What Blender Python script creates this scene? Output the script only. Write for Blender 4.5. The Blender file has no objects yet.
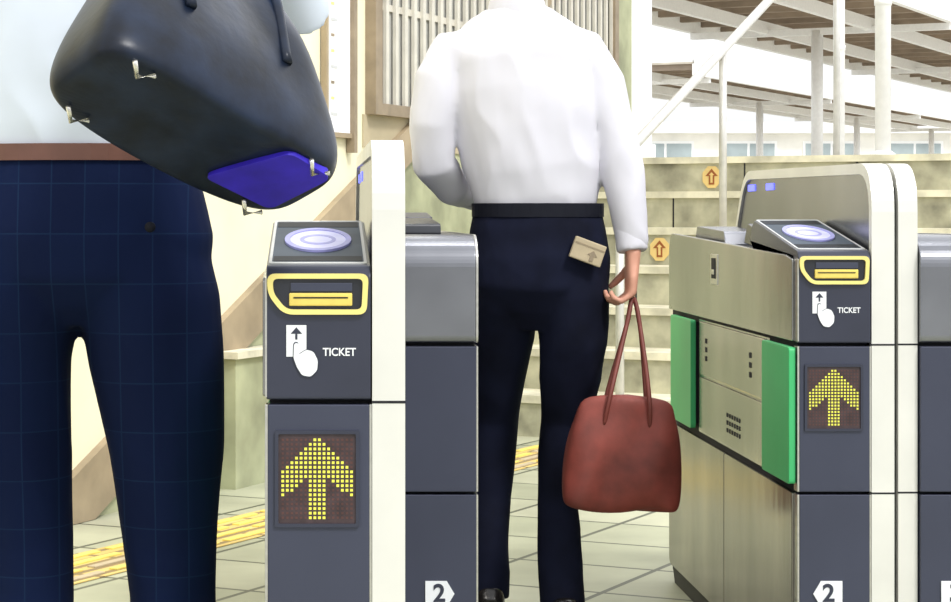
import bpy, bmesh, math, random
from mathutils import Vector, Matrix, noise
random.seed(4)
sc = bpy.context.scene
try:
    sc.view_settings.view_transform = 'Standard'
except Exception:
    pass
COL = sc.collection

# ------------------------------------------------------------ materials
def mat(name, col, rough=0.5, metal=0.0, var=0.06, scale=20.0, emit=0.0, bump=0.0, stretch=None, coat=0.0, spec=None):
    m = bpy.data.materials.new(name); m.use_nodes = True
    nt = m.node_tree; b = nt.nodes['Principled BSDF']
    tc = nt.nodes.new('ShaderNodeTexCoord'); mp = nt.nodes.new('ShaderNodeMapping')
    nt.links.new(tc.outputs['Object'], mp.inputs['Vector'])
    if stretch: mp.inputs['Scale'].default_value = stretch
    n = nt.nodes.new('ShaderNodeTexNoise'); n.inputs['Scale'].default_value = scale
    n.inputs['Detail'].default_value = 4
    nt.links.new(mp.outputs['Vector'], n.inputs['Vector'])
    r = nt.nodes.new('ShaderNodeValToRGB')
    c = Vector(col[:3])
    lo = [max(0, v*(1-var*2)) for v in c]; hi = [min(1, v*(1+var*2)) for v in c]
    r.color_ramp.elements[0].position = .3; r.color_ramp.elements[1].position = .7
    r.color_ramp.elements[0].color = (*lo, 1); r.color_ramp.elements[1].color = (*hi, 1)
    nt.links.new(n.outputs['Fac'], r.inputs['Fac'])
    nt.links.new(r.outputs['Color'], b.inputs['Base Color'])
    b.inputs['Roughness'].default_value = rough; b.inputs['Metallic'].default_value = metal
    if spec is not None: b.inputs['Specular IOR Level'].default_value = spec
    if coat: b.inputs['Coat Weight'].default_value = coat
    if emit:
        b.inputs['Emission Color'].default_value = (*col[:3], 1); b.inputs['Emission Strength'].default_value = emit
    if bump:
        bp = nt.nodes.new('ShaderNodeBump'); bp.inputs['Strength'].default_value = bump
        bp.inputs['Distance'].default_value = .01
        nt.links.new(n.outputs['Fac'], bp.inputs['Height']); nt.links.new(bp.outputs['Normal'], b.inputs['Normal'])
    return m

def brickmat(name, c1, c2, cm, bw, bh, mortar, rot=(0,0,0), rough=.5, offset=.0, var=.5, nscale=3):
    m = bpy.data.materials.new(name); m.use_nodes = True
    nt = m.node_tree; b = nt.nodes['Principled BSDF']
    tc = nt.nodes.new('ShaderNodeTexCoord'); mp = nt.nodes.new('ShaderNodeMapping')
    mp.inputs['Rotation'].default_value = rot
    nt.links.new(tc.outputs['Object'], mp.inputs['Vector'])
    br = nt.nodes.new('ShaderNodeTexBrick'); br.offset = offset
    br.inputs['Scale'].default_value = 1
    br.inputs['Brick Width'].default_value = bw; br.inputs['Row Height'].default_value = bh
    br.inputs['Mortar Size'].default_value = mortar; br.inputs['Mortar Smooth'].default_value = .1
    br.inputs['Color1'].default_value = (*c1, 1); br.inputs['Color2'].default_value = (*c2, 1); br.inputs['Mortar'].default_value = (*cm, 1)
    nt.links.new(mp.outputs['Vector'], br.inputs['Vector'])
    n = nt.nodes.new('ShaderNodeTexNoise'); n.inputs['Scale'].default_value = nscale; n.inputs['Detail'].default_value = 8
    nt.links.new(tc.outputs['Object'], n.inputs['Vector'])
    mx = nt.nodes.new('ShaderNodeMix'); mx.data_type = 'RGBA'; mx.blend_type = 'MULTIPLY'
    mx.inputs['Factor'].default_value = var
    nt.links.new(br.outputs['Color'], mx.inputs['A']); nt.links.new(n.outputs['Fac'], mx.inputs['B'])
    nt.links.new(mx.outputs['Result'], b.inputs['Base Color'])
    b.inputs['Roughness'].default_value = rough
    return m

M_steel = mat('brushed_steel', (.62,.61,.57), .3, .9, .05, 12, stretch=(1,1,6))
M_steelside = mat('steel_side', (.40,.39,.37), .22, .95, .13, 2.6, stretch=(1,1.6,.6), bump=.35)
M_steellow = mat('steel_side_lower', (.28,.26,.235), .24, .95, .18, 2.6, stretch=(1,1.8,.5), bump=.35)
M_steeldark = mat('steel_dark', (.24,.245,.27), .26, .85, .14, 3)
M_post = mat('post_steel', (.80,.79,.74), .35, .3, .03, 6)
M_slate = mat('slate_panel', (.048,.054,.088), .38, .2, .05, 4)
M_slate2 = mat('slate_head', (.036,.040,.065), .3, .1, .05, 6)
M_black = mat('gloss_black', (.02,.022,.03), .25, 0, .1, 10)
M_base = mat('rubber_base', (.03,.03,.03), .7)
M_gap = mat('gap_dark', (.012,.012,.016), .8)
M_yellow = mat('yellow_plastic', (.88,.75,.25), .4, 0, .03, 10)
M_slot = mat('slot_yellow', (.82,.64,.14), .5, 0, .05, 30)
M_white = mat('white_print', (.85,.87,.9), .5, 0, .01)
M_ink = mat('dark_print', (.03,.035,.06), .5, 0, .01)
M_green = mat('green_flap', (.055,.5,.17), .4, 0, .06, 3)
M_screen = mat('led_screen', (.05,.03,.034), .45, 0, .15, 60)
M_ledoff = mat('led_off', (.09,.036,.032), .5, 0, .1, 60)
M_ledon = mat('led_on', (.72,.70,.08), .4, 0, .02, 10, emit=.3)
M_blueled = mat('blue_led', (.12,.14,1), .4, 0, .02, 10, emit=1.6)
M_lav = mat('reader_lavender', (.34,.34,.66), .5, 0, .05, 30, emit=.15, spec=.2)
M_lav2 = mat('reader_lavender_pale', (.58,.58,.84), .5, 0, .05, 30, emit=.2, spec=.2)
M_panelgrey = mat('reader_panel', (.07,.09,.12), .6, 0, .1, 8, spec=.15)
M_panelblk = mat('reader_panel_dark', (.015,.018,.025), .6, 0, .1, 8, spec=.15)
M_cream = mat('cream_wall', (.84,.79,.58), .7, 0, .05, 2)
M_dado = mat('grey_green_wall', (.35,.365,.23), .8, 0, .16, 4, bump=.2)
M_stripe = mat('brown_stringer', (.33,.26,.17), .6, 0, .12, 5)
M_tan = mat('tan_panel', (.46,.39,.26), .7, 0, .06, 5)
M_frame = mat('window_frame_brown', (.28,.22,.15), .6, 0, .1, 10)
M_bar = mat('window_bars', (.6,.57,.5), .5, 0, .05, 10)
M_pane = mat('frosted_pane', (.46,.46,.43), .4, 0, .05, 3)
M_stone = mat('stair_stone', (.38,.365,.26), .75, 0, .25, 6, bump=.25)
M_nose = mat('stair_nosing', (.68,.64,.49), .7, 0, .14, 8)
M_orange = mat('orange_brown_print', (.30,.09,.02), .6, 0, .03)
M_sticker = mat('sticker_yellow', (.72,.52,.20), .6, 0, .03)
M_paint = mat('white_paint', (.92,.92,.92), .45, 0, .02)
M_greyp = mat('grey_paint', (.55,.56,.57), .45, 0, .03)
M_rail = mat('rail_steel', (.66,.65,.63), .35, .35, .04)
M_roofunder = mat('roof_underside_tan', (.64,.58,.49), .7, 0, .1, 2)
M_roofdark = mat('roof_purlin_brown', (.30,.235,.18), .7, 0, .1, 3)
M_bldg = mat('building_cream', (.85,.83,.78), .7, 0, .05, 1)
M_glassdark = mat('building_glass', (.34,.4,.42), .3, 0, .1, 1)
M_skin = mat('skin', (.68,.34,.24), .5, 0, .06, 12)
M_hair = mat('hair_black', (.02,.017,.015), .5, 0, .2, 80)
M_eye = mat('eye_dark', (.05,.03,.02), .2)
M_shirt = mat('white_shirt', (.70,.69,.75), .85, 0, .02, 5, spec=.1)
M_shirtb = mat('pale_blue_shirt', (.66,.72,.82), .85, 0, .03, 5, spec=.1)
M_trous = mat('dark_navy_trousers', (.007,.009,.024), .85, 0, .2, 8, spec=.15)
M_check = brickmat('checked_navy_trousers', (.0045,.0115,.052), (.005,.014,.06), (.009,.026,.08), .05, .075, .0011, (math.radians(90),0,0), .9, var=.5)
M_check.node_tree.nodes['Principled BSDF'].inputs['Specular IOR Level'].default_value=.15
M_belt = mat('brown_leather_belt', (.14,.06,.045), .5)
M_beltk = mat('black_leather_belt', (.006,.007,.014), .6, spec=.2)
M_shoe = mat('black_shoe', (.015,.013,.013), .25)
M_leather = mat('black_leather', (.007,.013,.030), .34, 0, .3, 18, bump=.12, spec=.32)
M_royal = mat('royal_blue_leather', (.035,.018,.46), .5, 0, .15, 15, spec=.3)
M_metal = mat('polished_metal', (.8,.78,.72), .2, .8)
M_brown = mat('red_brown_leather', (.22,.042,.03), .6, 0, .18, 12, bump=.2)
M_brownd = mat('dark_red_brown_leather', (.17,.035,.025), .55, 0, .1, 18)
M_wallet = mat('wallet_tan', (.5,.41,.27), .6)
M_tact = brickmat('tactile_yellow', (.78,.58,.20), (.70,.50,.16), (.30,.21,.09), .06, .30, .013, (0,0,0), .7, var=.25, nscale=6)
M_floor = brickmat('floor_tile', (.68,.68,.50), (.54,.56,.39), (.12,.13,.09), .42, .42, .009, (0,0,math.radians(28.4)), .45, var=.72, nscale=2)
M_concrete = mat('upper_concrete', (.6,.58,.5), .8, 0, .06, 2)

# ------------------------------------------------------------ builder
def empty(name, loc, label=None, cat=None, group=None):
    e = bpy.data.objects.new(name, None); e.location = loc; e.empty_display_size = .1
    COL.objects.link(e)
    if label: e['label'] = label
    if cat: e['category'] = cat
    if group: e['group'] = group
    return e

class B:
    def __init__(s): s.bm = bmesh.new(); s.mats = []
    def add(s, t, m, smooth=False, M=None):
        if m not in s.mats: s.mats.append(m)
        i = s.mats.index(m)
        bmesh.ops.recalc_face_normals(t, faces=t.faces)
        if M is not None: bmesh.ops.transform(t, matrix=M, verts=t.verts)
        for f in t.faces: f.material_index = i; f.smooth = smooth
        me = bpy.data.meshes.new('tmp'); t.to_mesh(me); t.free()
        s.bm.from_mesh(me); bpy.data.meshes.remove(me)
        return s
    def box(s, x0,x1,y0,y1,z0,z1, m, bev=0, M=None):
        t = bmesh.new(); bmesh.ops.create_cube(t, size=1)
        bmesh.ops.transform(t, matrix=Matrix.Translation(((x0+x1)/2,(y0+y1)/2,(z0+z1)/2)) @ Matrix.Diagonal((abs(x1-x0),abs(y1-y0),abs(z1-z0),1)), verts=t.verts)
        if bev: bmesh.ops.bevel(t, geom=t.edges[:], offset=bev, segments=2, profile=.6, affect='EDGES')
        return s.add(t, m, False, M)
    def prism(s, pts, axis, a0, a1, m, bev=0, M=None, smooth=False):
        t = bmesh.new()
        def P(p,a):
            return (a,p[0],p[1]) if axis=='x' else ((p[0],a,p[1]) if axis=='y' else (p[0],p[1],a))
        v0=[t.verts.new(P(p,a0)) for p in pts]; v1=[t.verts.new(P(p,a1)) for p in pts]
        n=len(pts)
        t.faces.new(v0); t.faces.new(v1[::-1])
        for i in range(n): t.faces.new((v0[i],v0[(i+1)%n],v1[(i+1)%n],v1[i]))
        if bev:
            bmesh.ops.recalc_face_normals(t, faces=t.faces)
            es=[e for e in t.edges if (e.verts[0] in v0)==(e.verts[1] in v0)]
            bmesh.ops.bevel(t, geom=es, offset=bev, segments=2, profile=.6, affect='EDGES')
        return s.add(t, m, smooth, M)
    def frame(s, outer, inner, axis, a0, a1, m, M=None):
        t=bmesh.new()
        def P(p,a):
            return (a,p[0],p[1]) if axis=='x' else ((p[0],a,p[1]) if axis=='y' else (p[0],p[1],a))
        n=len(outer)
        o0=[t.verts.new(P(p,a0)) for p in outer]; o1=[t.verts.new(P(p,a1)) for p in outer]
        i0=[t.verts.new(P(p,a0)) for p in inner]; i1=[t.verts.new(P(p,a1)) for p in inner]
        for i in range(n):
            j=(i+1)%n
            t.faces.new((o0[i],o0[j],i0[j],i0[i])); t.faces.new((o1[i],i1[i],i1[j],o1[j]))
            t.faces.new((o0[i],o1[i],o1[j],o0[j])); t.faces.new((i0[i],i0[j],i1[j],i1[i]))
        return s.add(t, m, False, M)
    def loft(s, rings, m, n=20, power=2.0, ref=(1,0,0), smooth=True):
        t=bmesh.new(); R=[]
        for k,r in enumerate(rings):
            c=Vector(r[0]); rw=r[1]; rd=r[2] if len(r)>2 else r[1]
            a=Vector(rings[max(0,k-1)][0]); b=Vector(rings[min(len(rings)-1,k+1)][0])
            tg=(b-a).normalized() if (b-a).length>1e-6 else Vector((0,0,1))
            u=Vector(ref)-tg*Vector(ref).dot(tg)
            if u.length<.05: u=Vector((0,1,0))-tg*tg.y
            u.normalize(); w=tg.cross(u)
            ring=[]
            for i in range(n):
                th=2*math.pi*i/n; cs=math.cos(th); sn=math.sin(th)
                x=math.copysign(abs(cs)**(2/power),cs)*rw; y=math.copysign(abs(sn)**(2/power),sn)*rd
                ring.append(t.verts.new(c+u*x+w*y))
            R.append(ring)
        for k in range(len(R)-1):
            for i in range(n):
                j=(i+1)%n; t.faces.new((R[k][i],R[k][j],R[k+1][j],R[k+1][i]))
        t.faces.new(R[0][::-1]); t.faces.new(R[-1])
        return s.add(t,m,smooth)
    def ball(s, c, rx, ry, rz, m, M=None, seg=20):
        t=bmesh.new(); bmesh.ops.create_uvsphere(t,u_segments=seg,v_segments=seg//2+2,radius=1)
        bmesh.ops.transform(t, matrix=Matrix.Translation(c)@(M or Matrix.Identity(4))@Matrix.Diagonal((rx,ry,rz,1)), verts=t.verts)
        return s.add(t,m,True)
    def tube(s, pts, r, m, n=10):
        return s.loft([(p,r,r) for p in pts], m, n=n)
    def obj(s, name, parent=None, label=None, cat=None, loc=None, sharp=True):
        me=bpy.data.meshes.new(name); s.bm.to_mesh(me); s.bm.free()
        for m in s.mats: me.materials.append(m)
        o=bpy.data.objects.new(name,me); COL.objects.link(o)
        if parent: o.parent=parent
        if label: o['label']=label
        if cat: o['category']=cat
        if loc: o.location=loc
        return o

def smoothcurve(pts, sub=6):
    P=[Vector(p) for p in pts]; out=[]
    for i in range(len(P)-1):
        p0=P[max(0,i-1)];p1=P[i];p2=P[i+1];p3=P[min(len(P)-1,i+2)]
        for k in range(sub):
            t=k/sub
            out.append(.5*((2*p1)+(p2-p0)*t+(2*p0-5*p1+4*p2-p3)*t*t+(3*p1-p0-3*p2+p3)*t**3))
    out.append(P[-1]); return out

def rrect(pts, r, seg=5):
    out=[]; n=len(pts)
    for i in range(n):
        p=Vector(pts[i]); a=Vector(pts[i-1]); b=Vector(pts[(i+1)%n])
        rr=r[i] if isinstance(r,(list,tuple)) else r
        da=(a-p); db=(b-p); k=min(rr,da.length*.49,db.length*.49)
        s=p+da.normalized()*k; e=p+db.normalized()*k
        for j in range(seg+1):
            t=j/seg; out.append(tuple((1-t)**2*s+2*t*(1-t)*p+t*t*e))
    return out

def text_mesh(name, body, size, m, loc, parent, bold=.0, width=1.0):
    cu=bpy.data.curves.new('txt','FONT'); cu.body=body; cu.size=size; cu.extrude=.0004; cu.offset=bold
    cu.align_x='CENTER'; cu.align_y='CENTER'
    o=bpy.data.objects.new('txt',cu); COL.objects.link(o)
    dg=bpy.context.evaluated_depsgraph_get()
    me=bpy.data.meshes.new_from_object(o.evaluated_get(dg))
    bpy.data.objects.remove(o)
    me.transform(Matrix.Translation(loc)@Matrix.Rotation(math.pi/2,4,'X')@Matrix.Diagonal((width,1,1,1)))
    me.materials.clear(); me.materials.append(m)
    q=bpy.data.objects.new(name,me); COL.objects.link(q); q.parent=parent
    return q

# ------------------------------------------------------------ gates
W=.15; L=1.6
TH=math.atan2(.062,.45)
def hood(par, x0, x1, length, led=False, ys=0.0):
    out=rrect([(ys,.02),(ys,1.11),(length-.12,1.12),(length,.97),(length,.02)],[.002,.10,.08,.03,.002],8)
    inn=rrect([(ys+.022,.04),(ys+.022,1.088),(length-.13,1.098),(length-.022,.965),(length-.022,.04)],[.002,.085,.07,.03,.002],8)
    b=B(); b.frame(out,inn,'x',x0,x1,M_post)
    for z in (.7415,.441): b.box(x0-.0003,x1+.0003,ys-.0006,ys+.004,z-.0018,z+.0018,M_gap)
    b.obj('edge_trim',par,'bright brushed steel edge band')
    b=B(); b.prism(inn,'x',x0+.006,x1-.006,M_steeldark)
    b.obj('divider_panel',par,'dark tinted metal panel')
    if led:
        for y in (1.02,1.25):
            b=B(); b.box(x0+.0035,x0+.0075,y-.045,y+.045,1.067,1.084,M_blueled,.001)
            b.obj('indicator_light',par,'small glowing blue light')

def hexsign(par, cx, cz, point, digit):
    w=.028;h=.026
    pts=[(cx-w,cz-h),(cx+w*.55,cz-h),(cx+w*1.1,cz),(cx+w*.55,cz+h),(cx-w,cz+h)]
    if point<0: pts=[(2*cx-p[0],p[1]) for p in pts][::-1]
    b=B(); b.prism(pts,'y',-.0035,-.001,M_white)
    sg=b.obj('number_plate',par,'white five-sided plate with lane number')
    text_mesh('lane_number',digit,.05,M_ink,(cx,-.0042,cz),sg,.0012)

def entry_gate(X0,Y0,digit,label,flush=False):
    g=empty('ticket_gate',(X0,Y0,0),label,'ticket gate','ticket gate machines')
    b=B(); b.prism(rrect([(.03,.03),(.03,.91),(L-.03,.945),(L-.004,.90),(L-.004,.03)],[.002,.002,.05,.03,.002]),'x',.006,W-.002,M_gap)
    b.obj('cabinet_core',g,'dark inner cabinet')
    b=B(); b.prism(rrect([(.02,0),(.02,.045),(L-.01,.045),(L-.05,0)],.003),'x',.004,W+.04,M_base); b.obj('base',g,'black rubber plinth')
    for z0,z1 in ((.046,.438),(.444,.738)):
        b=B(); b.box(.004,W-.004,0,.03,z0,z1,M_slate,.002)
        b.box(0,.004,.001,.035,z0,z1,M_steel,.0008); b.box(W-.004,W-.0005,.001,.03,z0,z1,M_steel,.0008)
        b.obj('front_panel',g,'slate blue front panel with steel edges')
    pr=rrect([(0,.745),(0,.918),(.012,.932),(.45,.992),(.47,.985),(.5,.945),(.05,.92),(.03,.90),(.03,.745)],[.004,.004,.006,.006,.01,.002,.002,.002,.002],3)
    b=B(); b.prism(pr,'x',.002,W-.002,M_slate2,.002); b.obj('reader_head',g,'dark slate head with sloping top')
    b=B(); b.box(0,.003,.0,.03,.748,.915,M_steel,.0008); b.obj('head_edge',g,'thin steel edge')
    outer=rrect([(.003,.921),(.145,.921),(.142,.864),(.026,.864),(.004,.892)],[.012,.012,.012,.014,.012],5)
    inner=rrect([(.011,.914),(.137,.914),(.135,.871),(.030,.871),(.012,.894)],[.008,.008,.008,.010,.008],5)
    b=B(); b.frame(outer,inner,'y',-.007,.002,M_yellow); b.obj('slot_surround',g,'yellow rounded ticket slot surround')
    b=B(); b.prism(inner,'y',-.0015,-.0005,M_black)
    b.box(.034,.122,-.006,0,.876,.894,M_slot,.002); b.box(.040,.116,-.0068,-.005,.8865,.8885,M_gap)
    b.box(.036,.122,-.004,0,.896,.908,M_slate,.001); b.obj('ticket_slot',g,'ticket slot with a yellow lip')
    b=B(); b.box(.030,.058,-.0014,0,.805,.849,M_white)
    b.prism([(.044,.846),(.052,.837),(.0455,.837),(.0455,.829),(.0425,.829),(.0425,.837),(.036,.837)],'y',-.002,-.0012,M_ink)
    hp=rrect([(.041,.824),(.0475,.824),(.0475,.808),(.058,.815),(.068,.812),(.074,.800),(.073,.786),(.064,.777),(.052,.779),(.045,.790),(.040,.803)],.0035,3)
    c=Vector((.055,.80)); hp2=[tuple(c+(Vector(q)-c)*1.07) for q in hp]
    b.prism(hp2,'y',-.0022,-.0012,M_ink)
    b.prism(hp,'y',-.0028,-.0018,M_white)
    b.obj('ticket_pictogram',g,'white pictogram of a hand holding a ticket')
    text_mesh('ticket_lettering','TICKET',.0155,M_white,(.104,-.0008,.811),g,.0003,.9)
    MS=Matrix.Translation((0,.012,.932))@Matrix.Rotation(TH,4,'X')
    b=B()
    b.frame(rrect([(.005,.01),(.143,.01),(.143,.44),(.005,.44)],.006),rrect([(.009,.02),(.139,.02),(.139,.43),(.009,.43)],.006),'z',0,.002,M_greyp,MS)
    b.prism(rrect([(.009,.02),(.139,.02),(.139,.43),(.009,.43)],.006),'z',-.001,.0012,M_panelgrey,0,MS)
    b.box(.011,.137,.03,.075,.001,.0018,M_panelblk,0,MS); b.box(.011,.137,.37,.425,.001,.0018,M_panelblk,0,MS)
    b.obj('display_panel',g,'dark glass touch panel with grey rim')
    b=B()
    el=lambda rx,ry:[(.074+rx*math.cos(i*math.pi/18),.225+ry*math.sin(i*math.pi/18)) for i in range(36)]
    b.frame(el(.05,.115),el(.042,.095),'z',.0015,.005,M_lav,MS)
    b.prism(el(.042,.095),'z',.001,.0035,M_lav2,0,MS)
    b.frame(el(.027,.05),el(.021,.036),'z',.003,.004,M_lav,MS)
    b.obj('card_reader',g,'round lavender card reader')
    b=B()
    b.frame(rrect([(.014,.567),(.132,.567),(.132,.702),(.014,.702)],.003),rrect([(.019,.572),(.127,.572),(.127,.697),(.019,.697)],.002),'y',-.004,0,M_slate2)
    b.box(.018,.128,-.0012,.001,.571,.698,M_screen)
    p=.0064; cx=.073; t=bmesh.new(); t2=bmesh.new()
    for r in range(18):
        for c in range(16):
            dx=abs(c-7.5)
            on = r>=dx*1.0-.5 and (dx<2.2 or r<=6.6+dx*.8)
            x=cx+(c-7.5)*p; z=.689-r*p
            tt=t if on else t2; q=.0019 if on else .0017
            tt.faces.new([tt.verts.new((x-q,-.0018,z-q)),tt.verts.new((x+q,-.0018,z-q)),tt.verts.new((x+q,-.0018,z+q)),tt.verts.new((x-q,-.0018,z+q))])
    b.add(t2,M_ledoff)
    sc_=b.obj('led_screen',g,'dark red LED matrix screen')
    b=B(); b.add(t,M_ledon); b.obj('led_arrow',sc_,'lit yellow upward arrow')
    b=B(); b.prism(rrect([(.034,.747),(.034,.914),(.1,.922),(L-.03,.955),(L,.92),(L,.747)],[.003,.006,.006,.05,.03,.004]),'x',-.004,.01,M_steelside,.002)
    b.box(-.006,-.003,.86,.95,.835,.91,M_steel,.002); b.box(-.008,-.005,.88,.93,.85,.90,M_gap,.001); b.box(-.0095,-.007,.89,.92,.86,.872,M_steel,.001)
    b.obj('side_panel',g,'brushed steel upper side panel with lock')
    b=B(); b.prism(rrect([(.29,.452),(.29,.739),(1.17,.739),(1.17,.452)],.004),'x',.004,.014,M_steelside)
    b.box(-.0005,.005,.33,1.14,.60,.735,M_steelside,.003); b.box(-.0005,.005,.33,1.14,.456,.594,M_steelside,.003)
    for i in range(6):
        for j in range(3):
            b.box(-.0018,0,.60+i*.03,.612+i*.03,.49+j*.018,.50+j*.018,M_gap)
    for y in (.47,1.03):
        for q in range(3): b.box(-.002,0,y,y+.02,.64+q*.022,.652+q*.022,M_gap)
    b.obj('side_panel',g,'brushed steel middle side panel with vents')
    for a,c in ((.036,.78),(.786,L)):
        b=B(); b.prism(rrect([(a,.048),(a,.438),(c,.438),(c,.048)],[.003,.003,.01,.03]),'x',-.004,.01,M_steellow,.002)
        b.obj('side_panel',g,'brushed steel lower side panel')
    fx=.0025 if flush else -.016
    for a,c in ((.036 if flush else .008,.28),(1.18,1.5)):
        b=B(); b.prism(rrect([(a,.458),(a,.736),(c,.736),(c,.458)],.01),'x',fx,.008 if flush else -.002,M_green,.002)
        if not flush: b.box(-.004,.006,a+.01,c-.01,.47,.73,M_gap)
        b.obj('barrier_flap',g,'retracted green barrier flap')
    b=B(); b.prism(rrect([(.52,.93),(.54,.975),(.62,.985),(.66,.94)],.006),'x',.02,.12,M_black,.002)
    b.box(.04,.06,.55,.58,.975,.99,M_slot,.002); b.obj('sensor_housing',g,'low black sensor housing')
    b=B(); b.prism(rrect([(.95,.93),(.97,.965),(1.35,.975),(1.38,.94)],.006),'x',.03,.13,M_steeldark,.002)
    b.obj('top_cover',g,'low grey metal cover')
    hood(g,W,W+.046,1.45,True)
    if digit: hexsign(g,.062,.238,-1,digit)
    return g

def exit_gate(X0,Y0,digit,label):
    g=empty('ticket_gate',(X0,Y0,0),label,'ticket gate','ticket gate machines')
    b=B(); b.prism(rrect([(.03,.03),(.03,.93),(L-.03,.93),(L-.004,.90),(L-.004,.03)],[.002,.02,.05,.03,.002]),'x',.004,W-.006,M_gap)
    b.obj('cabinet_core',g,'dark inner cabinet')
    b=B(); b.prism(rrect([(.02,0),(.02,.045),(L-.01,.045),(L-.05,0)],.003),'x',-.04,W-.006,M_base); b.obj('base',g,'black rubber plinth')
    for z0,z1 in ((.046,.438),(.444,.738)):
        b=B(); b.box(.002,W-.004,0,.03,z0,z1,M_slate,.002); b.box(W-.004,W,.001,.035,z0,z1,M_steel,.0008)
        b.obj('front_panel',g,'slate blue front panel')
    b=B(); b.prism(rrect([(-.002,.745),(-.004,.93),(.05,.962),(L-.03,.962),(L,.92),(L,.745)],[.015,.05,.03,.05,.03,.004],8),'x',.001,W-.005,M_steeldark,.002)
    b.prism(rrect([(-.003,.745),(-.005,.93),(.05,.964),(L-.03,.964),(L,.92),(L,.745)],[.015,.05,.03,.05,.03,.004],8),'x',W-.005,W,M_steel,.001)
    b.obj('top_cover',g,'rounded grey metal top cover')
    for a,c in ((.036,.78),(.786,L)):
        b=B(); b.box(W-.008,W+.001,a,c,.048,.438,M_steelside,.002); b.box(W-.008,W+.001,a,c,.444,.738,M_steelside,.002)
        b.obj('side_panel',g,'brushed steel side panel')
    b=B(); b.prism(rrect([(.45,.962),(.47,.985),(.9,.998),(.98,.962)],.01),'x',.0,.1,M_black,.002)
    b.obj('sensor_housing',g,'low black reader housing')
    b=B(); b.prism(rrect([(1.0,.962),(1.02,1.0),(1.3,1.012),(1.34,.962)],.01),'x',.0,.11,M_slate2,.002)
    b.obj('display_housing',g,'dark display housing')
    b=B(); b.box(-.050,-.038,.04,1.40,.03,1.06,M_gap); b.obj('gap_shade',g,'dark strip standing in for shade between the two posts')  # dark box stands in for the shaded gap between the posts
    hood(g,-.040,-.001,1.45,False,.012)
    if digit: hexsign(g,.071,.238,1,digit)
    return g

entry_gate(-.077,3.045,None,'slate ticket gate with yellow slot and lit arrow, beside checked trousers',True)
exit_gate(.17,4.41,'2','plain slate gate cabinet with rounded metal top and number 2')
entry_gate(.966,4.41,'2','steel-sided ticket gate with green flaps, yellow slot and lit arrow')
exit_gate(1.213,4.41,'3','slate gate cabinet with steel post and number 3')

# ------------------------------------------------------------ floor, wall
def structure(o): o['kind']='structure'; return o
b=B(); b.box(-6,8,-3,14.0,-.1,0,M_floor); structure(b.obj('floor'))
O=Vector((.977,9.91,0)); dh=Vector((.476,.880,0)); lh=Vector((.880,-.476,0))
kw=.45; wd=Vector((kw,1,0)).normalized(); wn=Vector((wd.y,-wd.x,0)); w0=Vector((-.828,7.08,0))
def Wp(s,off,z): 
    p=w0+Vector((kw,1,0))*s+wn*off; return Vector((p.x,p.y,z))
def wprism(b,pts,o0,o1,m):
    t=bmesh.new()
    a=[t.verts.new(Wp(p[0],o0,p[1])) for p in pts]; c=[t.verts.new(Wp(p[0],o1,p[1])) for p in pts]
    n=len(pts); t.faces.new(a); t.faces.new(c[::-1])
    for i in range(n): t.faces.new((a[i],a[(i+1)%n],c[(i+1)%n],c[i]))
    b.add(t,m)
def wbox(b,s0,s1,o0,o1,z0,z1,m): wprism(b,[(s0,z0),(s1,z0),(s1,z1),(s0,z1)],o0,o1,m)
sl=.4725; zb=lambda s:.08+sl*s
b=B()
sS=-.08/sl
wprism(b,[(-6,0),(sS,0),(6.0,zb(6.0)),(6.0,4.2),(-6,4.2)],-.2,0,M_cream)
wprism(b,[(sS,0),(6.0,0),(6.0,zb(6.0))],-.2,-.003,M_dado)
structure(b.obj('wall_left'))
b=B(); wprism(b,[(sS,.002),(sS+.3,.002),(5.95,zb(5.95)-.06),(5.95,zb(5.95)+.05),(sS-.05,.05)],0,.03,M_stripe)
structure(b.obj('trim_1'))
b=B(); wbox(b,.95,2.6,0.002,.10,0,.48,M_dado); wbox(b,.93,2.62,.002,.12,.48,.505,M_nose); structure(b.obj('trim_2'))
b=B()
s0,s1=2.27,5.6
wbox(b,s0,s1,.0,.05,1.44,1.49,M_frame); wbox(b,s0,s1,.0,.05,2.9,2.96,M_frame)
wbox(b,s0,s0+.07,.0,.05,1.49,2.9,M_frame); wbox(b,s1-.07,s1,.0,.05,1.49,2.9,M_frame); wbox(b,3.9,3.97,.0,.05,1.49,2.9,M_frame)
wbox(b,s0+.07,s1-.07,.0,.01,1.49,2.9,M_pane)
s=s0+.14
while s<s1-.08:
    if abs(s-3.93)>.07: wbox(b,s,s+.03,.02,.035,1.49,2.9,M_bar)
    s+=.1
for z in (1.9,2.4): wbox(b,s0+.07,s1-.07,.012,.02,z,z+.03,M_bar)
structure(b.obj('window_1'))
b=B(); wbox(b,s0-.03,5.0,.0005,.006,1.3,1.44,M_tan); structure(b.obj('trim_3'))
b=B(); wbox(b,1.84,1.86,.004,.03,1.33,2.4,M_stripe); wbox(b,2.08,2.11,.004,.04,1.27,2.4,M_frame); wbox(b,1.86,2.08,.004,.03,1.33,1.35,M_stripe)
wbox(b,1.86,2.08,.004,.02,1.35,2.4,M_paint)
for i in range(14):
    wbox(b,1.90,1.93 if i%3 else 1.96,.0205,.0215,1.42+i*.065,1.432+i*.065,[M_greyp,M_yellow,M_frame][i%3])
pf=b.obj('notice_board',None,'narrow framed notice strip on the cream wall','notice board')

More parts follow.
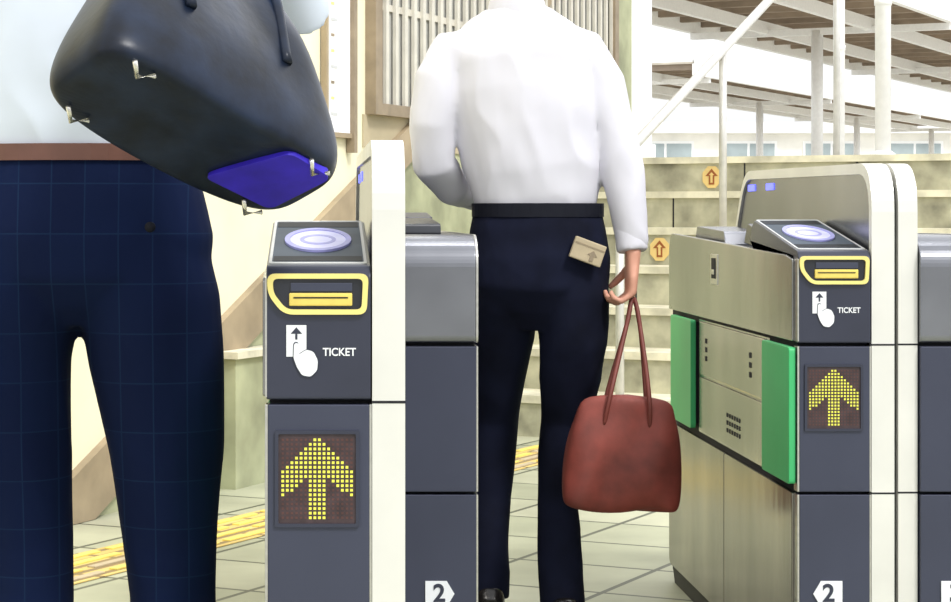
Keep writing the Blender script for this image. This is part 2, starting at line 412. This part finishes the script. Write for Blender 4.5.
# stairs
nst=7; rise=.189; run=.35
st=empty('staircase',(O.x,O.y,0),'worn stone staircase with pale nosings and arrow stickers','staircase')
def wall_t(f):
    p=O+dh*f
    return (w0.x+kw*(p.y-w0.y)-p.x)/(lh.x-kw*lh.y)
for i in range(nst):
    f0=i*run; f1=(nst-1)*run+.4 if i==nst-1 else f0+run
    z0=i*rise; z1=z0+rise
    def Q(f,t,dz=0):
        v=O+dh*f+lh*t; return ((v.x-O.x),(v.y-O.y))
    ta,tb=wall_t(f0)+.012,wall_t(f1)+.012
    base=[Q(f0,ta),Q(f0,2.6),Q(f1,2.6),Q(f1,tb)]
    b=B(); b.prism(base,'z',z0 if i<nst-1 else 0,z1-.035,M_stone)
    f0n=f0-.012; tan_=wall_t(f0n)+.012
    b.prism([Q(f0n,tan_),Q(f0n,2.61),Q(f1,2.61),Q(f1,tb)],'z',z1-.035,z1,M_nose)
    ang=math.atan2(lh.y,lh.x)
    t_=ta+.35+.3*(i%2)
    while t_<2.5:
        v=dh*f0+lh*t_
        b.box(-.004,.004,-.002,.01,z0,z1-.036,M_gap,0,Matrix.Translation((v.x,v.y,0))@Matrix.Rotation(ang,4,'Z')); t_+=.6
    b.obj('step',st)
def sticker(i,t):
    rot=math.atan2(lh.y,lh.x)
    M=Matrix.Translation(((dh*i*run+lh*t).x,(dh*i*run+lh*t).y,i*rise+.08))@Matrix.Rotation(rot,4,'Z')
    b=B(); r=.055
    b.prism([(r*math.cos(a),r*math.sin(a)*1.15) for a in [k*math.pi/4+math.pi/8 for k in range(8)]],'y',-.006,-.002,M_sticker,0,M)
    b.prism([(0,.045),(.034,.006),(.015,.006),(.015,-.040),(-.015,-.040),(-.015,.006),(-.034,.006)],'y',-.008,-.005,M_orange,0,M)
    b.prism([(0,.026),(.014,.011),(.006,.011),(.006,-.030),(-.006,-.030),(-.006,.011),(-.014,.011)],'y',-.0095,-.007,M_sticker,0,M)
    b.obj('arrow_sticker',st,'yellow sticker with a brown up arrow')
def tfor(px,f):
    p=O+dh*f; r=(px-320)/2180
    return (r*p.y-p.x)/(lh.x-r*lh.y)
sticker(6,tfor(712,6*run)); sticker(4,tfor(660,4*run))
b=B(); 
def LP(f,t): v=O+dh*f+lh*t; return (v.x,v.y)
fe=(nst-1)*run+.4
b.prism([LP(fe,wall_t(fe)+.012),LP(fe,8),LP(fe+75,8),LP(fe+75,-45),LP(fe+2.0,-45),LP(fe+2.0,wall_t(fe+2.0)+.012)],'z',1.2,1.323,M_concrete)
structure(b.obj('floor.001'))
kt=.541
b=B(); b.box(-.15,.15,0,6.2,.0005,.003,M_tact)
for j in range(4):
    x=-.1125+j*.075
    for q in range(20): b.box(x-.014,x+.014,q*.31+.03,q*.31+.28,.002,.008,M_slot if (q+j)%5 else M_wallet,.002)
o=b.obj('tactile_paving',None,'worn yellow tactile paving strip crossing the tiled floor','tactile paving')
o.location=(-.2-kt*3.1,4.0,0.001); o.rotation_euler=(0,0,-math.atan(kt))

# handrail
k=.541
def RP(tau,z): return Vector((2.05+k*tau,11.09+tau,z))
hr=empty('handrail',RP(0,.945),'sloping white tubular stair handrail on posts','handrail')
off=RP(0,.945)
b=B(); b.tube([RP(t,1.85+.46*t)-off for t in (-1.38,-.7,0,.8,1.6,2.4)],.024,M_rail,14)
b.obj('rail',hr)
for t,z in ((0,.947),(-1.3,0.002),(1.9,1.325)):
    b=B(); b.tube([RP(t,z)-off,RP(t,1.85+.46*t)-off],.02,M_rail,12); b.obj('post',hr)
b=B(); b.box(-.09,.09,-.09,.09,0,3.2,M_paint,.01); b.box(-.11,.11,-.11,.11,0,.12,M_paint,.01); b.box(-.12,.12,-.12,.12,3.1,3.2,M_paint,.01)
b.obj('pillar',None,'white painted square pillar at the top of the stairs','pillar',loc=(1.93,13.35,1.323))
def pole(px,Y,r,z1,label):
    b=B(); b.tube([(0,0,0),(0,0,z1)],r,M_paint,20); b.loft([((0,0,0),r*1.6),((0,0,.04),r*1.6),((0,0,.06),r)],M_paint)
    b.tube([(0,0,.9),(0,0,.94)],r*1.15,M_paint)
    b.obj('pole',None,label,'pole',loc=((px-320)/2180*Y,Y,1.323))
pole(883,12.6,.045,3.5,'thick white steel pole on the upper landing')
pole(840,16,.035,4,'slim white steel pole beyond the landing')

# canopies (run along the stair direction)
def canopy(c0,z,l0,l1,width,label,ncol=5):
    e=empty('platform_canopy',(c0[0],c0[1],1.323),label,'canopy','platform canopies'); e.rotation_euler=(0,0,math.atan2(dh.y,dh.x))
    h=z-1.323; w2=width/2
    b=B(); b.box(l0,l1,-w2,w2,h+.22,h+.26,M_roofunder)
    b.box(l0,l1,-w2,w2,h+.26,h+.3,M_paint); b.obj('roof',e,'flat roof with tan underside')
    n=int((l1-l0)/1.0)
    for i in range(n+1):
        x=l0+.1+i*(l1-l0-.2)/n
        b=B(); b.box(x-.05,x+.05,-w2,w2,h+.1,h+.22,M_roofdark); b.obj('purlin',e,'brown roof purlin')
    for sgn in (-1,1):
        b=B(); b.box(l0,l1,sgn*w2-.05,sgn*w2+.05,h-.02,h+.34,M_paint,.01); b.obj('fascia',e,'white fascia beam')
    for y in (-w2*.4,w2*.4):
        b=B(); b.box(l0,l1,y-.05,y+.05,h-.08,h+.1,M_paint); b.obj('beam',e,'white longitudinal beam')
    for i in range(ncol):
        x=l0+1+i*(l1-l0-2)/(ncol-1)
        b=B(); b.tube([(x,0,0),(x,0,h-.06)],.09,M_paint,16); b.box(x-.06,x+.06,-w2,w2,h-.12,h-.02,M_paint)
        b.obj('column',e)
def cc(px,y,z,lat):
    Y=(z-1)*2180/(217-y); p=Vector(((px-320)/2180*Y,Y,0))+lh*lat; return p
canopy(cc(655,24,3.9,2.0),3.9,-9,22,4.0,'near white platform canopy with brown purlins',4)
canopy(cc(655,98,3.9,1.9),3.9,-8,22,3.6,'farther white platform canopy with brown purlins',4)
e=empty('station_building',(18,84,1.323),'pale cream station building with rows of windows','building')
b=B(); b.box(-26,26,0,6,0,2.9,M_bldg); b.box(-26.4,26.4,-.5,6,2.9,3.3,M_paint); b.obj('facade',e)
for i in range(16):
    x=-25+i*3.2
    b=B(); b.box(x,x+2.2,-.06,0,1.5,2.6,M_paint); b.box(x+.1,x+1.05,-.09,-.05,1.6,2.5,M_glassdark); b.box(x+1.15,x+2.1,-.09,-.05,1.6,2.5,M_glassdark)
    b.obj('window',e)

# ------------------------------------------------------------ people
def organic(b, name, parent, m, voxel=.007, sm=4, wr=0.0, wfreq=9, wstr=(1,1,1), label=None, wf=None):
    o=b.obj(name,None)
    md=o.modifiers.new('r','REMESH'); md.mode='VOXEL'; md.voxel_size=voxel; md.use_smooth_shade=True
    if sm: ms=o.modifiers.new('s','SMOOTH'); ms.iterations=sm; ms.factor=.5
    dg=bpy.context.evaluated_depsgraph_get()
    me=bpy.data.meshes.new_from_object(o.evaluated_get(dg)); o.modifiers.clear()
    old=o.data; o.data=me; bpy.data.meshes.remove(old)
    me.materials.clear(); me.materials.append(m)
    for p in me.polygons: p.material_index=0
    if wr:
        nr=[v.normal.copy() for v in me.vertices]
        for v,nn in zip(me.vertices,nr):
            q=Vector((v.co.x*wstr[0],v.co.y*wstr[1],v.co.z*wstr[2]))
            q=Vector((q.x+.45*q.z,q.y,q.z))*wfreq
            d=1-2*abs(noise.noise(q)); d2=noise.noise(q*.45+Vector((7,3,1)))
            a=wr*(d*.6+d2*.9)
            if wf: a*=wf(v.co)
            v.co+=nn*a
    o.parent=parent
    if parent: o.matrix_parent_inverse=Matrix.Translation(-parent.location)
    if label: o['label']=label
    return o

def hand(b,wrist,fd,thumb,pn,curl,m,s=1.0):
    fd=Vector(fd).normalized(); th=Vector(thumb); th=(th-fd*th.dot(fd)).normalized(); pn=fd.cross(th)*(1 if fd.cross(th).dot(Vector(pn))>0 else -1)
    w=Vector(wrist)
    b.loft([(w-fd*.02,.026*s,.019*s),(w+fd*.015*s,.03*s,.017*s),(w+fd*.05*s,.040*s,.015*s),(w+fd*.085*s,.041*s,.013*s),(w+fd*.095*s,.036*s,.010*s)],m,n=16,ref=tuple(th),power=2.4)
    lens=[(.030,.9),(.011,1.0),(-.010,.95),(-.030,.78)]
    for off,l in lens:
        p=w+fd*.088*s+th*off*s; ang=0; pts=[(p-fd*.02,.0088*s)]
        pts.append((p.copy(),.0088*s))
        for k,seg in enumerate((.042,.028,.022)):
            ang+=curl[k]; d=fd*math.cos(ang)+pn*math.sin(ang)
            p=p+d*seg*l*s; pts.append((p.copy(),(.0083,.0076,.0062)[k]*s))
        b.loft([(q[0],q[1],q[1]) for q in pts],m,n=10,ref=tuple(th))
    p=w+fd*.022*s+th*.024*s; d=(fd*.6+th*.65+pn*.35).normalized(); pts=[(p-d*.015,.011*s),(p,.012*s)]
    for k,seg in enumerate((.036,.028,.022)):
        p=p+d*seg*s; pts.append((p.copy(),(.0105,.0095,.007)[k]*s)); d=(d+fd*.25+pn*.35-th*.15).normalized()
    b.loft([(q[0],q[1],q[1]) for q in pts],m,n=10,ref=tuple(pn))

def person(J, label, shirt_m, trous_m, belt_m, torso, legs, sleeves, belt, wr_shirt, handcfg):
    e=empty('person',J['base'],label,'person')
    b=B(); m=M_skin
    Y=J['Y']
    b.loft([((Vector(c)),rw-.022,rd-.022) for c,rw,rd in torso],m,n=24)
    pel=J['pelvis']; b.loft([((pel[0],pel[1],pel[2]-.07),.11,.08),((pel[0],pel[1],pel[2]),.135,.095),((pel[0],pel[1],pel[2]+.13),.12,.08)],m)
    nk=Vector(J['neck']); hd=Vector(J['head'])
    b.loft([(nk-Vector((0,0,.06)),.07,.06),(nk,.056,.058),(nk+(hd-nk)*.6,.055,.06)],m)
    b.loft([(hd+Vector((0,.03,-.115)),.03,.03),(hd+Vector((0,.022,-.095)),.05,.06),(hd+Vector((0,.012,-.05)),.066,.085),(hd+Vector((0,0,0)),.074,.095),(hd+Vector((0,-.003,.05)),.074,.096),(hd+Vector((0,-.003,.09)),.058,.078),(hd+Vector((0,-.003,.115)),.025,.035)],m,n=24)
    b.loft([(hd+Vector((0,.088,.012)),.008,.008),(hd+Vector((0,.104,-.025)),.013,.014),(hd+Vector((0,.094,-.036)),.017,.01)],m,n=10)
    b.ball(hd+Vector((0,.088,-.062)),.024,.012,.006,m); b.ball(hd+Vector((0,.086,-.072)),.021,.012,.007,m)
    for sx in (-1,1): b.ball(hd+Vector((sx*.077,-.005,-.01)),.010,.018,.03,m)
    for sl_ in sleeves:
        b.loft([(Vector(c),max(.02,r-.016),max(.02,r-.016)) for c,r in sl_],m)
    for lg in legs:
        b.loft([(Vector(c),rw*.72,rd*.72) for c,rw,rd in lg],m)
    for hc in handcfg: hand(b,*hc[:5],m)
    for an in J['ankles']:
        a=Vector(an); b.loft([(a+Vector((0,.0,.03)),.026,.026),(a+Vector((0,.06,-.035)),.030,.018),(a+Vector((0,.14,-.05)),.030,.012)],m,ref=(1,0,0))
    organic(b,'body',e,m,.005,2)
    for sx in (-1,1):
        b=B(); b.ball(hd+Vector((sx*.031,.082,.006))-Vector(J['base']),.011,.008,.007,M_white,seg=12); b.ball(hd+Vector((sx*.031,.0885,.006))-Vector(J['base']),.005,.004,.005,M_eye,seg=10)
        b.obj('eye',e)
    b=B()
    b.loft([(hd+Vector((0,-.045,-.06)),.055,.05),(hd+Vector((0,-.03,-.02)),.078,.078),(hd+Vector((0,-.016,.04)),.083,.094),(hd+Vector((0,-.01,.09)),.07,.088),(hd+Vector((0,-.005,.128)),.034,.042)],M_hair,n=24)
    organic(b,'hair',e,M_hair,.006,2,.004,40,(1,1,.4),'short black hair')
    b=B(); b.loft(torso,shirt_m,n=28,power=2.2)
    for sl_ in sleeves: b.loft([(Vector(c),r,r) for c,r in sl_],shirt_m)
    organic(b,'shirt',e,shirt_m,.007,7,wr_shirt,13,(1,1,.55),'long-sleeved dress shirt')
    b=B(); b.loft([(nk+Vector((0,0,-.03)),.074,.07),(nk+Vector((0,0,.0)),.07,.068),(nk+Vector((0,0,.02)),.064,.064)],shirt_m)
    organic(b,'collar',e,shirt_m,.006,2)
    for sl_ in sleeves:
        b=B(); c1=Vector(sl_[-1][0]); c0=Vector(sl_[-2][0]); d=(c1-c0).normalized(); r=sl_[-1][1]
        b.loft([(c1-d*.05,r+.003,r+.003),(c1+d*.008,r+.003,r+.003)],shirt_m); organic(b,'cuff',e,shirt_m,.006,2)
    b=B(); b.loft(J['hips'],trous_m,n=28,power=2.3)
    for lg in legs: b.loft(lg,trous_m,n=24)
    organic(b,'trousers',e,trous_m,.007,5,.007,9,(1,1,.5),'tailored trousers',wf=lambda c:min(1,max(0,(J['hips'][0][0][2]-c.z)*8)))
    bc,brw,brd,bz0,bz1=belt
    def ring(rw,rd): return [(bc[0]+math.copysign(abs(math.cos(a))**(2/2.3),math.cos(a))*rw-J['base'][0],bc[1]+math.copysign(abs(math.sin(a))**(2/2.3),math.sin(a))*rd-J['base'][1]) for a in [i*math.pi/24 for i in range(48)]]
    b=B(); b.frame(ring(brw,brd),ring(brw-.02,brd-.02),'z',bz0,bz1,belt_m); b.obj('belt',e)
    for an in J['ankles']:
        a=Vector(an); b=B()
        b.loft([(Vector((a.x,a.y-.075,.035)),.03,.03),(Vector((a.x,a.y-.06,.045)),.036,.045),(Vector((a.x,a.y,.05)),.042,.05),(Vector((a.x,a.y+.09,.036)),.048,.036),(Vector((a.x,a.y+.16,.027)),.042,.026),(Vector((a.x,a.y+.195,.02)),.022,.018)],M_shoe,power=2.6)
        organic(b,'shoe',e,M_shoe,.006,2)
    return e

# man with white shirt walking away through the lane, mid stride
Y=5.3
torso=[((.530,Y,1.015),.142,.108),((.527,Y,1.05),.152,.116),((.518,Y,1.12),.163,.125),((.503,Y,1.22),.174,.125),((.490,Y,1.32),.184,.12),((.482,Y,1.39),.180,.11),((.480,Y+.005,1.43),.165,.095),((.480,Y+.01,1.47),.130,.078),((.480,Y+.01,1.505),.078,.064)]
legs=[[((.465,Y+.01,.90),.092,.118),((.449,Y+.04,.80),.088,.11),((.443,Y+.09,.70),.08,.096),((.437,Y+.18,.50),.061,.073),((.425,Y+.18,.30),.052,.064),((.420,Y+.14,.12),.05,.062),((.420,Y+.13,.05),.052,.064)],
      [((.595,Y,.90),.092,.118),((.613,Y-.01,.80),.088,.108),((.616,Y-.01,.70),.080,.092),((.606,Y+.05,.50),.059,.07),((.580,Y+.03,.30),.046,.058),((.582,Y-.02,.13),.050,.058),((.586,Y-.04,.06),.052,.060)]]
sleeves=[[((.385,Y,1.41),.055),((.330,Y,1.40),.064),((.292,Y-.01,1.33),.062),((.272,Y-.02,1.22),.054),((.276,Y,1.13),.050),((.325,Y+.1,1.075),.043),((.39,Y+.22,1.055),.036)],
         [((.580,Y,1.41),.055),((.634,Y,1.40),.064),((.680,Y-.005,1.32),.061),((.710,Y-.02,1.20),.054),((.729,Y-.04,1.10),.048),((.742,Y-.06,1.0),.042),((.748,Y-.075,.925),.035)]]
J=dict(base=(.5,Y,0),Y=Y,pelvis=(.528,Y,.9),neck=(.48,Y+.01,1.515),head=(.48,Y+.035,1.66),
  ankles=[(.420,Y+.14,.08),(.586,Y-.035,.08)],
  hips=[((.529,Y,1.03),.152,.116),((.529,Y,.97),.165,.125),((.53,Y,.90),.174,.130),((.53,Y,.84),.170,.125),((.53,Y+.01,.79),.13,.10),((.53,Y+.02,.74),.07,.07)])
hc=[((.749,Y-.078,.905),(-.06,.0,-1),(0,1,0),(-1,0,0),(.9,1.1,.7)),
    ((.405,Y+.245,1.052),(.6,.8,-.05),(0,0,1),(.7,-.6,0),(.4,.5,.4))]
person(J,'person walking away in white shirt and dark trousers with brown bag',M_shirt,M_trous,M_beltk,torso,legs,sleeves,((.529,Y),.160,.123,1.0,1.033),.008,hc)

# man in checked navy trousers
Y=3.38; cx=-.372
torso=[((cx,Y,1.07),.168,.12),((cx,Y,1.14),.178,.132),((cx,Y,1.22),.185,.135),((cx,Y,1.32),.2,.13),((cx,Y,1.42),.205,.12),((cx,Y,1.49),.17,.10),((cx,Y+.01,1.53),.09,.07)]
legs=[[((-.455,Y,.95),.108,.132),((-.475,Y,.86),.102,.125),((-.482,Y,.78),.094,.11),((-.470,Y,.64),.080,.092),((-.457,Y+.02,.5),.070,.078),((-.452,Y+.02,.41),.064,.074),((-.452,Y-.01,.25),.06,.07),((-.452,Y-.03,.06),.058,.066)],
      [((-.290,Y,.95),.114,.132),((-.264,Y,.86),.109,.125),((-.256,Y,.78),.104,.115),((-.240,Y,.64),.088,.095),((-.233,Y+.02,.5),.072,.08),((-.23,Y+.02,.41),.064,.074),((-.23,Y-.01,.25),.06,.068),((-.23,Y-.03,.06),.056,.064)]]
sleeves=[[((cx-.12,Y,1.45),.06),((cx-.19,Y,1.45),.072),((cx-.25,Y,1.35),.062),((cx-.28,Y+.0,1.22),.055),((cx-.29,Y+.08,1.12),.048),((cx-.27,Y+.2,1.06),.038)],
         [((cx+.12,Y,1.45),.06),((cx+.18,Y,1.45),.072),((cx+.27,Y-.02,1.38),.060),((cx+.345,Y-.03,1.325),.050),((cx+.30,Y-.12,1.40),.044),((cx+.21,Y-.19,1.47),.038)]]
J=dict(base=(cx,Y,0),Y=Y,pelvis=(cx,Y,.95),neck=(cx,Y+.01,1.55),head=(cx,Y+.035,1.70),
  ankles=[(-.452,Y-.03,.08),(-.23,Y-.03,.08)],
  hips=[((cx,Y,1.10),.174,.128),((cx,Y,1.03),.192,.136),((cx,Y,.97),.206,.143),((cx,Y,.91),.20,.138),((cx,Y,.865),.13,.105),((cx,Y,.835),.06,.07)])
hc=[((cx-.265,Y+.215,1.055),(.1,1,-.2),(0,0,1),(1,0,0),(.4,.5,.4)),
    ((cx+.20,Y-.20,1.485),(-.45,-.25,.9),(0,-1,0),(-1,0,0),(.9,1.0,.6))]
p1=person(J,'person from behind in checked navy trousers, brown belt and pale shirt',M_shirtb,M_check,M_belt,torso,legs,sleeves,((cx,Y),.182,.136,1.085,1.110),.006,hc)
b=B(); b.loft([((.12,-.142,.985),.008,.008),((.12,-.150,.985),.008,.008)],M_beltk,n=14)
b.obj('pocket_button',p1,'small dark pocket button')

# ------------------------------------------------------------ bags
u=Vector((.723,.57,-.391)).normalized(); w=Vector((.737,-.57,.363)); w=(w-u*w.dot(u)).normalized(); v=w.cross(u)
if v.z<0: v=-v
bc=Vector((-.162,2.87,1.106))
R=Matrix((( u.x,w.x,v.x,0),(u.y,w.y,v.y,0),(u.z,w.z,v.z,0),(0,0,0,1)))
bag=empty('shoulder_bag',bc,'black leather holdall with metal feet and royal blue base corner','bag')
b=B()
t=[((0,0,-.004),.188,.078),((0,0,0),.200,.086),((0,0,.012),.209,.092),((-.001,0,.04),.210,.094),((-.004,0,.10),.196,.090),((-.012,0,.18),.162,.076),((-.022,0,.25),.124,.052),((-.024,0,.29),.105,.03)]
b.loft(t,M_leather,n=72,power=4)
o=b.obj('bag_body',bag); 
for vv in o.data.vertices:
    h=min(1,max(0,vv.co.z/.08))
    vv.co.y+=h*.014*noise.noise(vv.co*9); vv.co.x+=h*.010*noise.noise(vv.co*8+Vector((4,4,4))); vv.co.z+=.006*h*noise.noise(vv.co*10+Vector((9,1,4)))
    vv.co.z-=.010*math.exp(-((vv.co.x)**2)/.02)*(1-h)
md=o.modifiers.new('s','SUBSURF'); md.levels=2; md.render_levels=2
o.data.transform(R)
b=B(); b.prism(rrect([(.055,-.05),(.172,-.045),(.180,.070),(.10,.074)],.015),'z',-.014,.004,M_royal,.001); o=b.obj('base_patch',bag,'royal blue leather base corner'); o.data.transform(R)
for fx in (-1,1):
    for fy in (-1,1):
        b=B(); 
        b.tube([(fx*.152-.017,fy*.067+.010,-.009),(fx*.152,fy*.067-.006,-.016),(fx*.152+.02,fy*.067+.006,-.010)],.0035,M_metal)
        o=b.obj('metal_foot',bag,'small curved metal foot'); o.data.transform(R)
for yy in (-.045,.045):
    pts=smoothcurve([(-.09,yy*1.85,.12),(-.085,yy*1.3,.25),(-.06,yy*.6,.36),(0,yy*.4,.42),(.06,yy*.6,.36),(.075,yy*1.3,.25),(.08,yy*1.85,.12)],6)
    b=B(); b.tube(pts,.008,M_leather); o=b.obj('handle',bag,'rolled leather handle'); o.data.transform(R)
b=B(); b.tube([(-.12,0,.29),(-.05,0,.295),(.03,0,.295),(.08,0,.29)],.005,M_metal); o=b.obj('zip',bag,'metal zip'); o.data.transform(R)

# brown tote
hb=empty('handbag',(.704,5.12,.312),'red-brown leather tote bag hanging from a hand','handbag'); hb.rotation_euler=(0,math.radians(4),0)
b=B(); b.loft([((.002,0,0),.118,.03),((.002,0,.008),.138,.042),((.002,0,.03),.149,.050),((.0,0,.09),.144,.052),((-.004,0,.17),.126,.044),((-.004,0,.23),.113,.030),((-.006,0,.272),.110,.016)],M_brown,n=64,power=3.0)
o=b.obj('bag_body',hb)
for vv in o.data.vertices: vv.co+=Vector((noise.noise(vv.co*9)*.018,noise.noise(vv.co*13+Vector((3,0,0)))*.022,noise.noise(vv.co*8+Vector((0,5,0)))*.02))
md=o.modifiers.new('s','SUBSURF'); md.levels=2; md.render_levels=2
for yy in (-.03,.03):
    pts=smoothcurve([(-.055,yy,.20),(-.043,yy*.9,.28),(-.006,.06,.43),(.010,.095,.497),(.028,.07,.43),(.045,yy*.9,.28),(.052,yy,.20)],6)
    b=B(); b.tube(pts,.0055,M_brownd); b.obj('handle',hb,'slim rolled leather handle')

# wallet in pocket
wl=empty('wallet',(.634,5.163,.918),'tan wallet sticking out of the back trouser pocket','wallet'); wl.rotation_euler=(0,math.radians(20),math.radians(10))
b=B(); b.box(-.040,.040,-.006,.006,-.026,.026,M_wallet,.003); b.box(-.038,.038,-.0068,.0,.010,.014,M_stripe); b.obj('wallet_cover',wl)
b=B(); b.prism([(0,.006),(.012,-.006),(.005,-.006),(.005,-.02),(-.005,-.02),(-.005,-.006),(-.012,-.006)],'y',-.0075,-.0055,M_frame,0,Matrix.Translation((.012,0,0)))
b.obj('printed_mark',wl,'small brown arrow print')

# ------------------------------------------------------------ light, world, camera
wd_=bpy.data.worlds.new('World'); sc.world=wd_; wd_.use_nodes=True
nt=wd_.node_tree; bg=nt.nodes['Background']
tc=nt.nodes.new('ShaderNodeTexCoord'); sp=nt.nodes.new('ShaderNodeSeparateXYZ'); rp=nt.nodes.new('ShaderNodeValToRGB')
nt.links.new(tc.outputs['Generated'],sp.inputs[0]); nt.links.new(sp.outputs['Z'],rp.inputs['Fac'])
rp.color_ramp.elements[0].position=0; rp.color_ramp.elements[0].color=(.5,.51,.52,1)
rp.color_ramp.elements[1].position=.10; rp.color_ramp.elements[1].color=(.96,.98,1,1)
nt.links.new(rp.outputs['Color'],bg.inputs['Color']); bg.inputs['Strength'].default_value=1.42
def sun(rot,s,ang,c=(1,1,1)):
    l=bpy.data.lights.new('sun','SUN'); l.energy=s; l.angle=ang; l.color=c
    o=bpy.data.objects.new('sun_light',l); o.rotation_euler=rot; COL.objects.link(o)
sun((math.radians(42),0,math.radians(35)),2.2,.2,(1,.98,.94))
def area(loc,rot,sx,sy,e):
    l=bpy.data.lights.new('tube','AREA'); l.shape='RECTANGLE'; l.size=sx; l.size_y=sy; l.energy=e
    o=bpy.data.objects.new('ceiling_lamp',l); o.location=loc; o.rotation_euler=rot; COL.objects.link(o)
area((.5,5.5,3.3),(0,0,0),3,.3,25)
area((.5,8.5,3.3),(0,0,0),3,.3,25)

cam=bpy.data.cameras.new('camera'); co=bpy.data.objects.new('camera',cam); COL.objects.link(co)
co.location=(0,0,1.0); co.rotation_euler=(math.pi/2,0,0)
cam.sensor_fit='HORIZONTAL'; cam.sensor_width=36; cam.lens=36*2180/951
cam.shift_x=(475.5-320)/951; cam.shift_y=-(301-217)/951
cam.clip_end=200
sc.camera=co
